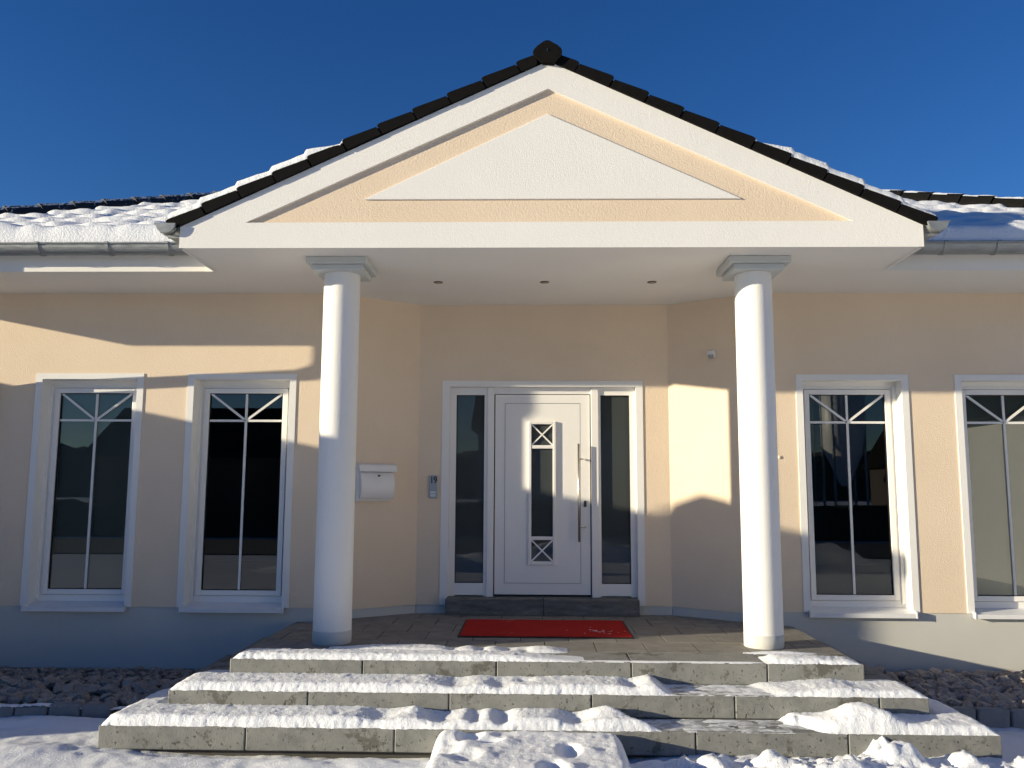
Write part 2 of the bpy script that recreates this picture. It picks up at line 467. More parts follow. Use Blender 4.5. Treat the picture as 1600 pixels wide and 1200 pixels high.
# paving slabs, running bond, clipped to the recess outline
def clip(poly, a, b, c):        # keep a*x+b*y<=c
    out = []
    for i in range(len(poly)):
        p, q = poly[i], poly[(i+1) % len(poly)]
        dp, dq = a*p[0]+b*p[1]-c, a*q[0]+b*q[1]-c
        if dp <= 0: out.append(p)
        if (dp < 0 < dq) or (dq < 0 < dp):
            t_ = dp/(dp-dq); out.append((p[0]+t_*(q[0]-p[0]), p[1]+t_*(q[1]-p[1])))
    return out
rows = [6.908, 7.335, 7.745, 8.155, 8.565, 8.975]
for j in range(5):
    ya, yb = rows[j]+.003, rows[j+1]-.003
    xs = .108+(0 if j % 2 == 0 else .204)
    k = -7
    while k < 7:
        xa, xb = xs+k*.4075+.003, xs+(k+1)*.4075-.003; k += 1
        poly = [(xa, ya), (xb, ya), (xb, yb), (xa, yb)]
        poly = clip(poly, -1, 0, 2.255); poly = clip(poly, 1, 0, 2.443); poly = clip(poly, 0, 1, 8.872)
        nl = (-(DR-DW), BL-RL); cl = nl[0]*RL+nl[1]*DW      # left splay
        if max(p[1] for p in poly or [(0, 0)]) > DW:
            poly = clip(poly, nl[0], nl[1], cl-.004*1.1)
            nr = (DR-DW, RR-BR); poly = clip(poly, nr[0], nr[1], nr[0]*RR+nr[1]*DW-.004*1.1)
        if len(poly) < 3: continue
        area = abs(sum(poly[i][0]*poly[(i+1) % len(poly)][1]-poly[(i+1) % len(poly)][0]*poly[i][1] for i in range(len(poly))))/2
        if area < .003: continue
        top = ZF+random.uniform(-.0015, .001)
        cx_ = sum(p[0] for p in poly)/len(poly); cy_ = sum(p[1] for p in poly)/len(poly)
        ins = [(p[0]+(cx_-p[0])*.014, p[1]+(cy_-p[1])*.014) for p in poly]
        n = len(poly); mb = MB()
        mb.v = [(p[0], p[1], ZF-.04) for p in poly]+[(p[0], p[1], top-.003) for p in poly]+[(p[0], p[1], top) for p in ins]
        mb.f = [tuple(range(2*n, 3*n))]+[(i, (i+1) % n, n+(i+1) % n, n+i) for i in range(n)]+[(n+i, n+(i+1) % n, 2*n+(i+1) % n, 2*n+i) for i in range(n)]
        part('paving_slab', mb, 'paving', steps)
# door step
for xa, xb in ((-.874, .113), (.115, 1.086)):
    part('door_step', MB().cbox(xa, xb, 8.755, 8.975, ZF-.002, ZF+.163, .008), 'door_step_stone', steps)

# ================================================================== HOUSE
house = thing('house', (X0, DW, 0), 'cream rendered bungalow with white gabled porch, columns and snowy black roof', 'house')

def wall_y(mb, y, x0, x1, z0, z1, holes, depth):           # wall facing -Y with openings; reveals to depth
    xs = sorted({x0, x1, *[h[0] for h in holes], *[h[1] for h in holes]})
    zs = sorted({z0, z1, *[h[2] for h in holes], *[h[3] for h in holes]})
    for i in range(len(xs)-1):
        for j in range(len(zs)-1):
            cx, cz = (xs[i]+xs[i+1])/2, (zs[j]+zs[j+1])/2
            if any(h[0] < cx < h[1] and h[2] < cz < h[3] for h in holes): continue
            mb.add([(xs[i], y, zs[j]), (xs[i+1], y, zs[j]), (xs[i+1], y, zs[j+1]), (xs[i], y, zs[j+1])], [(0, 1, 2, 3)])
    for a, b, c, d in holes:
        for q in ([(a, y, c), (a, y+depth, c), (a, y+depth, d), (a, y, d)], [(b, y, c), (b, y, d), (b, y+depth, d), (b, y+depth, c)],
                  [(a, y, d), (a, y+depth, d), (b, y+depth, d), (b, y, d)], [(a, y, c), (b, y, c), (b, y+depth, c), (a, y+depth, c)]):
            mb.add(q, [(0, 1, 2, 3)])
WC = [-4.423, -2.889, 3.130, 4.668]                       # window axes
SH, OH = .546, .480                                        # half widths: surround, opening
ZWT, ZOT = 1.114+E, 1.056+E                                # tops
DA, DB = -.946, 1.160                                      # door surround
IA, IB = -.866, 1.087
mb = MB()
wall_y(mb, DW, WL, RL, ZP, ZS, [(WC[0]-SH, WC[0]+SH, ZP, ZWT), (WC[1]-SH, WC[1]+SH, ZP, ZWT)], .34)
wall_y(mb, DW, RR, WR, ZP, ZS, [(WC[2]-SH, WC[2]+SH, ZP, ZWT), (WC[3]-SH, WC[3]+SH, ZP, ZWT)], .34)
wall_y(mb, DR, BL, BR, ZF+.085, ZS, [(DA, DB, ZF+.085, 1.117+E)], .34)
def quad(a, b, z0, z1): mb.add([(*a, z0), (*b, z0), (*b, z1), (*a, z1)], [(0, 1, 2, 3)])
quad((RL, DW), (BL, DR), ZF+.085, ZS); quad((BR, DR), (RR, DW), ZF+.085, ZS)
quad((WL, DW), (WL, BACK), ZP, ZS); quad((WR, DW), (WR, BACK), ZP, ZS); quad((WL, BACK), (WR, BACK), ZP, ZS)
part('wall', mb, 'cream', house)
# plinth, set back a little
mb = MB(); e = .007
quad((WL+e, DW+e), (RL, DW+e), -.05, ZP); quad((RR, DW+e), (WR-e, DW+e), -.05, ZP)
nlx, nly = -(DR-DW), (BL-RL); L_ = math.hypot(nlx, nly); ox, oy = nlx/L_*e, nly/L_*e
quad((RL+ox, DW+oy), (BL+ox, DR+oy), .2, ZF+.085); quad((BR-ox, DR+oy), (RR-ox, DW+oy), .2, ZF+.085)
quad((BL, DR+e), (-.86, DR+e), .2, ZF+.0855); quad((1.07, DR+e), (BR, DR+e), .2, ZF+.0855)
quad((WL+e, DW), (WL+e, BACK), -.05, ZP); quad((WR-e, DW), (WR-e, BACK), -.05, ZP); quad((WL, BACK-e), (WR, BACK-e), -.05, ZP)
part('plinth', mb, 'plinth', house)
# plain rooms behind the glass
mb = MB()
for xa, xb, y_ in ((WL+.3, RL-.02, DW+.345), (RR+.02, WR-.3, DW+.345), (BL+.02, BR-.02, DR+.345)):
    mb.add([(xa, y_, ZF+.16), (xb, y_, ZF+.16), (xb, 13, ZF+.16), (xa, 13, ZF+.16)], [(0, 1, 2, 3)])
part('room_floor', mb, 'dark_floor', house)
mb = MB()
for a, b in (((WL+.3, 13), (WR-.3, 13)), ((WL+.3, DW), (WL+.3, 13)), ((WR-.3, DW), (WR-.3, 13)), ((BL+.02, DR+.33), (BL+.02, 13)), ((BR-.02, DR+.33), (BR-.02, 13))):
    quad(a, b, ZF+.1, ZS-.3)
for xa, xb, y, hs in ((WL+.28, RL-.02, DW+.34, [(WC[0]-SH+.05, WC[0]+SH-.05, ZP+.02, ZWT-.05), (WC[1]-SH+.05, WC[1]+SH-.05, ZP+.02, ZWT-.05)]),
                      (RR+.02, WR-.28, DW+.34, [(WC[2]-SH+.05, WC[2]+SH-.05, ZP+.02, ZWT-.05), (WC[3]-SH+.05, WC[3]+SH-.05, ZP+.02, ZWT-.05)]),
                      (BL+.02, BR-.02, DR+.34, [(DA+.06, DB-.06, ZF+.16, 2.85)])):
    wall_y(mb, y, xa, xb, ZF+.1, ZS-.3, hs, .01)
for xa, xb, y_ in ((WL+.28, RL-.02, DW+.34), (RR+.02, WR-.28, DW+.34), (BL+.02, BR-.02, DR+.34)):
    mb.add([(xa, y_, ZS-.3), (xb, y_, ZS-.3), (xb, 13, ZS-.3), (xa, 13, ZS-.3)], [(0, 1, 2, 3)])
for xa, xb in ((RL-.02, BL+.02), (BR-.02, RR+.02)): quad((xa, 9.2), (xb, 9.2), ZF+.1, ZS-.3)
part('room_wall', mb, 'interior', house)

# ---- windows
def window(xc, blind):
    yb = DW+.150                                           # face of the outer frame
    a, b = xc-OH, xc+OH
    zt, zb = ZOT, -1.104+E
    fr = MB()
    fr.box(a, a+.052, yb, yb+.07, zb-.03, zt-.045); fr.box(b-.052, b, yb, yb+.07, zb-.03, zt-.045)
    fr.box(a+.052, b-.052, yb, yb+.07, zt-.070, zt-.045); fr.box(a+.052, b-.052, yb, yb+.07, zb-.03, zb+.030)
    fr.box(a, b, yb-.012, yb+.068, zt-.0445, zt+.02)      # shutter box cover
    for X in (a+.0, b-.034): fr.box(X, X+.034, yb-.022, yb-.0005, zb+.002, zt-.046)   # shutter guides
    w = part('window', fr, 'pvc', house)
    sa, sb, sz0, sz1 = a+.0565, b-.0565, zb+.0345, zt-.0745
    # surround: band on the wall and plastered reveal
    su = MB(); ys = DW-.009
    o = SH-.0005
    su.box(xc-o, a+.0003, ys, yb+.06, ZP+.001, zt+.0005); su.box(b-.0003, xc+o, ys, yb+.06, ZP+.001, zt+.0005)
    su.box(xc-o, xc+o, ys, yb+.06, zt+.0005, ZWT-.0005)
    part('window_surround', su, 'surround', w)
    # sash
    s = MB(); y0, y1 = yb-.014, yb+.05; t_ = .050
    for bx in ((sa, sa+t_, sz0, sz1), (sb-t_, sb, sz0, sz1), (sa+t_, sb-t_, sz0, sz0+t_), (sa+t_, sb-t_, sz1-t_, sz1)):
        s.box(bx[0], bx[1], y0, y1, bx[2], bx[3])
    so_ = part('sash', s, 'pvc', w); bevel_poly(so_, .004, 2)
    ga, gb, gz0, gz1 = sa+t_, sb-t_, sz0+t_, sz1-t_
    s = MB(); q = .006
    for bx in ((ga-.0003, ga+q, gz0, gz1), (gb-q, gb+.0003, gz0, gz1), (ga+q, gb-q, gz0-.0003, gz0+q), (ga+q, gb-q, gz1-q, gz1+.0003)):
        s.box(bx[0], bx[1], yb+.004, yb+.03, bx[2], bx[3])
    part('gasket', s, 'gasket', w)
    part('pane', MB().box(ga+.001, gb-.001, yb+.018, yb+.024, gz0+.001, gz1-.001), 'glass', w)
    # glazing bars
    yb0, yb1 = yb+.006, yb+.0175; hw = .011
    zh = .655+E; xm = (ga+gb)/2
    part('glazing_bar', MB().box(xm-hw, xm+hw, yb0, yb1, gz0+.004, gz1-.004), 'bar', w)
    part('glazing_bar', MB().box(ga+.004, gb-.004, yb0-.0012, yb1-.001, zh-hw, zh+hw), 'bar', w)
    for sg in (-1, 1):
        p = Vector((xm+sg*(gb-ga)/2*.96, gz1-.006)); q_ = Vector((xm, zh)); d = (q_-p).normalized(); n_ = Vector((-d.y, d.x))*hw
        pts = [p+n_, q_+n_, q_-n_, p-n_]
        part('glazing_bar', MB().prism([(v.x, v.y) for v in pts], 'y', yb0-.0006*(sg+3), yb1-.002), 'bar', w)
    # sill
    prof = [(DW-.052, -1.207+E), (DW-.052, -1.168+E), (yb+.002, -1.134+E), (yb+.002, -1.17+E), (DW-.040, -1.185+E), (DW-.044, -1.207+E)]
    sl_ = part('sill', MB().prism(prof, 'x', a-.012, b+.012), 'white_metal', w)
    for X in (a-.022, b+.0125):
        ends = MB().prism([(DW-.056, -1.210+E), (DW-.056, -1.150+E), (DW-.010, -1.145+E), (DW-.010, -1.20+E)], 'x', X, X+.0095)
        part('sill_end', ends, 'white_metal', w)
    if blind: part('blind', MB().box(ga-.04, gb+.04, yb+.060, yb+.064, gz0-.03, gz1+.03), 'blind', w)
    return w
for xc, bl in zip(WC, (True, False, False, True)): window(xc, bl)
# joint filler below the sills
# ---- door
yd = DR+.055
su = MB(); ys = DR-.009
su.box(DA+.0005, IA, ys, yd+.05, ZF+.088, 1.116+E); su.box(IB, DB-.0005, ys, yd+.05, ZF+.088, 1.116+E); su.box(IA, IB, ys, yd+.05, 1.053+E, 1.116+E)
part('door_surround', su, 'surround', house)
zb, zt = -1.118+E, 1.0525+E
fr = MB()
ML = (-.470, -.400); MR = (.620, .697)
for xa, xb in (ML, MR): fr.cbox(xa, xb, yd-.022, yd+.06, zb-.006, zt-.001, .004)
fr.box(IA+.0005, ML[0]-.0005, yd, yd+.06, zt-.082, zt-.001); fr.box(MR[1]+.0005, IB-.0005, yd, yd+.06, zt-.082, zt-.001)
fr.box(ML[1]+.0005, MR[0]-.0005, yd, yd+.06, zt-.070, zt-.001)
for a, b in ((IA+.0005, -.800), (-.503, ML[0]-.0005), (MR[1]+.0005, .722), (1.025, IB-.0005)): fr.box(a, b, yd+.001, yd+.06, zb+.001, zt-.0825)
for a, b in ((-.7995, -.5035), (.7225, 1.0245)):
    fr.box(a, b, yd+.002, yd+.06, zb+.012, zb+.134)
frame = part('door_frame', fr, 'pvc', house)
part('threshold', MB().box(IA+.01, IB-.01, yd-.004, yd+.06, zb-.012, zb+.0005), 'steel', frame)
for a, b in ((-.800, -.503), (.722, 1.025)):
    gk = MB()
    for bx in ((a-.0002, a+.007, zb+.134, zt-.082), (b-.007, b+.0002, zb+.134, zt-.082), (a+.007, b-.007, zt-.089, zt-.0818), (a+.007, b-.007, zb+.1338, zb+.141)):
        gk.box(bx[0], bx[1], yd+.006, yd+.04, bx[2], bx[3])
    part('gasket', gk, 'gasket', frame)
for a, b in ((-.800, -.503), (.722, 1.025)):
    part('side_pane', MB().box(a+.001, b-.001, yd+.026, yd+.032, zb+.135, zt-.083), 'glass_door', frame)
# leaf: outer ring + inner panel with a shallow groove
la, lb, lz0, lz1 = -.388, .608, zb+.022, zt-.078
leaf = MB(); pa, pb, pz0, pz1 = -.288, .510, -.985+E, .886+E
ga, gb, gz0, gz1 = -.006, .218, -.760+E, .662+E           # glazed slot
for bx in ((la, pa, lz0, lz1), (pb, lb, lz0, lz1), (pa, pb, lz0, pz0), (pa, pb, pz1, lz1)): leaf.box(bx[0], bx[1], yd+.002, yd+.05, bx[2], bx[3])
door = part('door', leaf, 'pvc', house)
part('door_gap', MB().box(ML[1]+.001, MR[0]-.001, yd+.045, yd+.055, zb+.001, zt-.071), 'pvc_dark_gap', door)
pn = MB(); g_ = .006
for bx in ((pa+g_, ga, pz0+g_, pz1-g_), (gb, pb-g_, pz0+g_, pz1-g_), (ga, gb, pz0+g_, gz0), (ga, gb, gz1, pz1-g_)): pn.box(bx[0], bx[1], yd+.004, yd+.046, bx[2], bx[3])
part('door_panel', pn, 'pvc', door)
part('groove', MB().box(pa, pa+g_, yd+.010, yd+.04, pz0, pz1).box(pb-g_, pb, yd+.010, yd+.04, pz0, pz1).box(pa+g_, pb-g_, yd+.010, yd+.04, pz0, pz0+g_).box(pa+g_, pb-g_, yd+.010, yd+.04, pz1-g_, pz1), 'flat_grey', door)  # grey strips put the groove's shade into the colour
of = MB(); oa, ob, oz0, oz1 = -.038, .251, -.794+E, .691+E; y0, y1 = yd-.020, yd+.0035
for bx in ((oa, ga, oz0, oz1), (gb, ob, oz0, oz1), (ga, gb, oz0, gz0), (ga, gb, gz1, oz1), (ga, gb, .405+E, .441+E), (ga, gb, -.541+E, -.505+E)):
    of.box(bx[0], bx[1], y0+(.004 if bx[0] == ga and bx[2] not in (oz0, gz1) else 0), y1, bx[2], bx[3])
bevel_poly(part('light_frame', of, 'pvc', door), .005, 2)
for z0_, z1_ in ((gz0, -.541+E), (-.505+E, .405+E), (.441+E, gz1)):
    part('door_pane', MB().box(ga+.0005, gb-.0005, yd+.012, yd+.018, z0_, z1_), 'glass_door', door)
    if z1_-z0_ < .4:
        for sg in (1, -1):
            p = Vector((ga if sg > 0 else gb, z0_)); q_ = Vector((gb if sg > 0 else ga, z1_)); d = (q_-p).normalized(); n_ = Vector((-d.y, d.x))*.0075
            part('cross_bar', MB().prism([tuple(p+n_), tuple(q_+n_), tuple(q_-n_), tuple(p-n_)], 'y', yd-.004-.001*sg, yd+.0105), 'pvc', door)
h = MB().tube([(.486, yd-.070, -.555+E), (.486, yd-.070, .455+E)], .0125, 20)
hd = part('handle', h, 'steel', door, smooth=True)
for z_ in (.295, -.402):
    part('handle_bracket', MB().tube([(.486, yd-.070, z_+E), (.512, yd-.066, z_+E+.001), (.535, yd-.050, z_+E), (.556, yd-.022, z_+E-.004), (.558, yd+.003, z_+E-.004)], .0095, 12), 'steel', door, smooth=True)
part('lock', MB().prism([(.555+.014*math.cos(a), -.167+E+(.034 if math.sin(a) > 0 else -.034)*.6+.014*math.sin(a)) for a in [2*math.pi*k/20 for k in range(20)]], 'y', yd-.008, yd+.003), 'steel_dark', door)

# ---- soffit, fascias, gable
mb = MB()
def flat(pts, z): mb.add([(x, y, z) for x, y in pts], [tuple(range(len(pts)))])
gl, gr = X0-HW, X0+HW
flat([(XL, DE), (gl, DE), (gl, DG), (gr, DG), (gr, DE), (XR, DE), (XR, DW+.3), (RR, DW+.0), (BR, DR+.0), (BR, DR+.3), (BL, DR+.3), (BL, DR), (RL, DW), (XL, DW+.3)], ZS)
flat([(XL, DW+.3), (WL+.2, DW+.3), (WL+.2, BACK+.9), (XL, BACK+.9)], ZS); flat([(WR-.2, DW+.3), (XR, DW+.3), (XR, BACK+.9), (WR-.2, BACK+.9)], ZS)
flat([(WL, BACK-.1), (WR, BACK-.1), (WR, BACK+.9), (WL, BACK+.9)], ZS)
soffit = part('soffit', mb, 'soffit_white', house)
fb = MB()
ft = ZS+.245
fb.box(XL, gl-.001, DE-.002, DE+.025, ZS-.003, ft); fb.box(gr+.001, XR, DE-.002, DE+.025, ZS-.003, ft)
fb.box(XL-.002, XL+.025, DE+.026, BACK+.9, ZS-.003, ft); fb.box(XR-.025, XR+.002, DE+.026, BACK+.9, ZS-.003, ft)
fb.box(XL+.026, XR-.026, BACK+.875, BACK+.902, ZS-.003, ft)
part('fascia', fb, 'soffit_white', house)
for x_ in (-.893, .117, 1.130):
    dl = MB().lathe([(.020, ZS-.004), (.040, ZS-.007), (.044, ZS-.004), (.044, ZS+.004)], (x_, 7.865), 28)
    d_ = part('downlight', dl, 'steel_dark', house, smooth=True)
    part('lamp_lens', MB().lathe([(.030, ZS-.0085), (.022, ZS-.0075), (.018, ZS-.0055)], (x_+.004, 7.865), 20), 'reflector', d_, smooth=True)
# gable front: white plate with triangular recess
gz, ga_ = 2.108+E, 3.521+E
A_ = [(gl, ZS-.004), (gr, ZS-.004), (gr, gz), (X0+.005, ga_), (gl, gz)]
B_ = [(-2.352, 2.143+E), (2.585, 2.145+E), (.130, 3.283+E)]
mb = MB()
def P3(p, y): return (p[0], y, p[1])
yF, yT = DG-.003, DG+.024
vs = [P3(p, yF) for p in A_]+[P3(p, yF) for p in B_]+[P3(p, yT+.02) for p in B_]
mb.add(vs, [(0, 1, 6, 5), (1, 2, 6), (2, 3, 7, 6), (3, 4, 5, 7), (4, 0, 5), (5, 6, 9, 8), (6, 7, 10, 9), (7, 5, 8, 10)])
for s_, x_ in ((-1, gl), (1, gr)):                        # returns along the sides of the porch roof
    mb.add([(x_, yF, ZS-.004), (x_, DE+.02, ZS-.004), (x_, DE+.02, gz), (x_, yF, gz)], [(0, 1, 2, 3)])
    mb.add([(x_, yF, ZS-.004), (x_-s_*.03, yF, ZS-.004), (x_-s_*.03, DE+.02, ZS-.004), (x_, DE+.02, ZS-.004)], [(0, 1, 2, 3)])
mb.add([(gl, yF, ZS-.004), (gr, yF, ZS-.004), (gr, DG+.02, ZS-.004), (gl, DG+.02, ZS-.004)], [(0, 1, 2, 3)])
gable = part('gable', mb, 'white_render', house)
tv = MB(); tv.add([P3((-2.50, 2.09+E), yT), P3((2.75, 2.09+E), yT), P3((.130, 3.33+E), yT)], [(0, 1, 2)])
part('tympanum', tv, 'cream', gable)
it = part('gable_ornament', MB().prism([(-1.385, 2.341+E), (1.700, 2.339+E), (.124, 3.069+E)], 'y', yT-.016, yT+.002), 'white_render', gable)
bevel_poly(it, .004, 2)

# ---- columns
for cx in (-1.656, 1.902):
    cy = 7.195
    c_ = part('column', MB().lathe([(.158, ZF+.106), (.158, ZF+.2), (.157, 1.5), (.156, 2.6), (.155, ZS-.10)], (cx, cy), 64, cap=False), 'white_render', house, smooth=True)
    part('column_base', MB().lathe([(.157, ZF+.001), (.160, ZF+.006), (.160, ZF+.104), (.157, ZF+.1065)], (cx, cy), 64, cap=False), 'plinth', c_, smooth=True)
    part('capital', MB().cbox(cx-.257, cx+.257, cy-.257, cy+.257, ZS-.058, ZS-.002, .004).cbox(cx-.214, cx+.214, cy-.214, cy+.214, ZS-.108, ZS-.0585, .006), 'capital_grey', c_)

# ---- roof
ZE, SL = 2.235+E, .457                                     # main roof plane: z at y=7.35, slope
def zroof(y): return ZE+SL*(y-7.35)
RS = 5.30                                                  # run from eaves to ridge
yr = 7.35+RS; zr = zroof(yr)
GS = (ga_-gz)/(HW)                                         # gable slope
mb = MB()
ya = 7.30
XLe, XRe = XL-.05, XR+.05
mb.add([(XLe, ya, zroof(ya)), (XRe, ya, zroof(ya)), (XRe-RS-.05, yr, zr), (XLe+RS+.05, yr, zr),
        (XLe, 2*yr-ya, zroof(ya)), (XRe, 2*yr-ya, zroof(ya))], [(0, 1, 2, 3), (0, 3, 4), (1, 5, 2), (3, 2, 5, 4)])
roof = part('roof', mb, 'tile_black', house)
def zgab(x): return ga_+.055-GS*abs(x-X0-.005)
for s_ in (-1, 1):
    xe = X0+s_*(HW+.065); ydeep = lambda x: 7.35+(zgab(x)-ZE)/SL
    mb = MB(); ye = ydeep(xe)
    mb.add([(X0, DG+.004, zgab(X0)), (xe, DG+.004, zgab(xe)), (xe, max(ye, 7.3), zgab(xe)), (X0, ydeep(X0), zgab(X0))], [(0, 1, 2, 3)])
    mb.add([(X0, DG+.004, zgab(X0)-.03), (xe, DG+.004, zgab(xe)-.03), (xe, max(ye, 7.3), zgab(xe)-.03), (X0, ydeep(X0), zgab(X0)-.03)], [(0, 1, 2, 3)])
    mb.add([(xe, DG+.004, zgab(xe)), (xe, DG+.004, zgab(xe)-.03), (xe, 7.5, zgab(xe)-.03), (xe, 7.5, zgab(xe))], [(0, 1, 2, 3)])
    part('porch_roof_deck', mb, 'tile_black', roof)
# verge tiles of the porch gable
dxt, dzt = .2866, .1345
for s_ in (-1, 1):
    for i in range(11):
        b0 = Vector((-2.929-.03-X0+dxt*i, 2.075+.004+E+dzt*i)); t0 = b0+Vector((-.046, .083))
        poly = [b0, b0+Vector((dxt-.010, dzt-.005)), t0+Vector((dxt-.004, .110)), t0+Vector((.030, .0135)), t0+Vector((.011, .003)), t0+Vector((.001, -.010))]
        if i == 10: poly = [b0, b0+Vector((.13, .060)), t0+Vector((.17, .066)), t0+Vector((.030, .0135)), t0+Vector((.011, .003)), t0+Vector((.001, -.010))]
        j = random.uniform(-.004, .004)
        pts = [(X0-s_*(v.x), v.y+j) if s_ == 1 else (X0+v.x, v.y+j) for v in poly]
        mb = MB().prism(pts, 'y', DG-.027+random.uniform(-.003, .003), DG-.0045)
        top = [t0+Vector((.004, -.006)), t0+Vector((dxt+.05, .128)), t0+Vector((dxt+.06, .10)), t0+Vector((.01, -.03))]
        pts = [(X0-v.x, v.y+j) if s_ == 1 else (X0+v.x, v.y+j) for v in top]
        if i < 10: mb.prism(pts, 'y', DG-.004, DG+.26)
        part('verge_tile', mb, 'tile_black', roof)
# ridge of the porch roof
outl = [(697, 230), (706, 205), (735, 170), (785, 132), (808, 120), (836, 120), (862, 136), (910, 165), (940, 195), (948, 220), (945, 255), (905, 305), (880, 328), (782, 322), (745, 290), (708, 258)]
S9 = .00094
def rp(p, k=1.0): return ((p[0]-822)*S9*k+.122, 3.680+E-(p[1]-118)*S9+(k-1)*.05)
y = DG-.034
part('ridge_end', MB().prism([rp(p, 1.03) for p in outl], 'y', y-.018, y+.004), 'tile_black', roof)
for k in range(10):
    mb = MB(); n = len(outl); a, b = y+.0045+k*.34, y+.0045+(k+1)*.34+.03
    mb.v = [(*rp(p, 1.0)[:1], a, rp(p, 1.0)[1]) for p in outl]+[(*rp(p, .9)[:1], b, rp(p, .9)[1]-.012) for p in outl]
    mb.f = [(i, (i+1) % n, n+(i+1) % n, n+i) for i in range(n)]+[tuple(range(n)), tuple(range(n, 2*n))]
    part('ridge_tile', mb, 'tile_black', roof)
part('ridge_rivet', MB().lathe([(.004, 0), (.004, .006)], (0, 0), 8), 'steel', roof)
D.objects['ridge_rivet'].rotation_euler = (R(90), 0, 0); D.objects['ridge_rivet'].location = (.121, DG-.0535, 3.60+E)
rv = link('ridge_rivet', D.objects['ridge_rivet'].data, None, roof); rv.rotation_euler = (R(90), 0, 0); rv.location = (.121, DG-.0535, 3.588+E)
# hip tiles of the main roof
def hip(sgn, xcorner, mat, n=17):
    d = Vector((sgn*1.0, 1.0, SL)); L = d.length; d.normalize()
    side = Vector((-d.y*sgn, d.x*sgn, 0)).normalized() if False else d.cross(Vector((0, 0, 1))).normalized()
    up = side.cross(d).normalized()
    if up.z < 0: up = -up
    st = Vector((xcorner, 7.33, zroof(7.33)+.055))
    for k in range(n):
        p0 = st+d*(.34*k+.1); p1 = p0+d*.385
        prof0 = [(-.135, -.065), (-.125, -.02), (-.095, .035), (-.05, .068), (0, .080), (.05, .068), (.095, .035), (.125, -.02), (.135, -.065)]
        mb = MB(); n0 = len(prof0)
        for P_, sc, dz in ((p0, 1.04, .010), (p1, .90, .0)):
            for a, b in prof0: mb.v.append(tuple(P_+side*(a*sc)+up*(b*sc+dz)))
        mb.f = [(i, i+1, n0+i+1, n0+i) for i in range(n0-1)]+[tuple(range(n0)), tuple(range(n0, 2*n0))]
        part('hip_tile', mb, mat, roof, smooth=False)
hip(1, XL, 'frosted_tile'); hip(-1, XR, 'tile_black')
def hip_snow():                                            # thin white crest left on the right hip
    mb = MB(); d = Vector((-1, 1, SL)).normalized(); sd = d.cross(Vector((0, 0, 1))).normalized(); up = sd.cross(d).normalized()
    if up.z < 0: up = -up
    st = Vector((XR, 7.33, zroof(7.33)+.055)); n = 300
    for i in range(n):
        t_ = .1+i*.02; k = ((t_-.1) % .34)/.34
        p = st+d*t_; w = .07*(1+.3*fbm(t_*4, 1, 1, 3)); h = .016*(1+.5*fbm(t_*6, 2, 1, 3))
        for a, b in ((-1, .0), (-.6, .8), (0, 1), (.6, .8), (1, .0)): mb.v.append(tuple(p+sd*(a*w)+up*(.072-.018*abs(a)-.010*k+h*b+.008)))
    mb.f = [(5*i+j, 5*i+j+1, 5*i+j+6, 5*i+j+5) for i in range(n-1) for j in range(4)]
    return mb
part('roof_snow', hip_snow(), 'snow_roof', smooth=True, label='thin snow crest on the hip tiles right of the gable', cat='snow', kind='stuff')
# snow on the tiled planes
def roof_tiles(x, s):
    c = (s/.335) % 1.0; row = int(s/.335)
    w = .5+.5*math.cos(2*math.pi*(x/.30+.5*0))
    return c, row, w
def roof_snow(x, s):
    c, row, w = roof_tiles(x, s)
    h = .056+.034*(1-c)-.012*c+.016*w+.024*fbm(x*2.2, s*2.2, 7, 3)+.011*fbm(x*7, s*7, 2, 4)
    h -= .042*max(0, 1-abs(c-.93)/.13)*max(0, .35+1.3*fbm(x*3.3, row*1.7, 5, 2))
    h *= (1-.45*sst(2.4, 4.5, s))
    h += .02*(1-sst(.0, .45, s))
    return h
def snow_plane(sgn):
    xc = XL if sgn > 0 else XR
    x0, x1 = (-6.8, gl+.25) if sgn > 0 else (gr-.25, 7.05)
    xs, ss = lin(x0, x1, .03), lin(-.09, 4.6, .03)
    mb = MB(); nx = len(xs)
    for s in ss:
        for x in xs:
            lim = (x-xc)*sgn
            h = (roof_snow(x, max(s, 0))-.02)*sst(.06, .34, lim-s)+(-.02 if lim-s < .06 else 0)
            if s < .03: h = h*sst(-.10, .03, s)-.06*(1-sst(-.10, -.02, s))
            if sgn < 0: h *= .85
            mb.v.append((x, 7.33+s-h*.35, zroof(7.33+s)+h))
    for j in range(len(ss)-1):
        for i in range(nx-1):
            if (xs[i]-xc)*sgn > ss[j]-.05: mb.f.append((j*nx+i, j*nx+i+1, (j+1)*nx+i+1, (j+1)*nx+i))
    return mb
part('roof_snow', snow_plane(1), 'snow_roof', smooth=True, label='sunlit bumpy snow covering the roof tiles left of the gable', cat='snow', kind='stuff')
part('roof_snow', snow_plane(-1), 'snow_roof', smooth=True, label='shaded bluish snow covering the roof tiles right of the gable', cat='snow', kind='stuff')
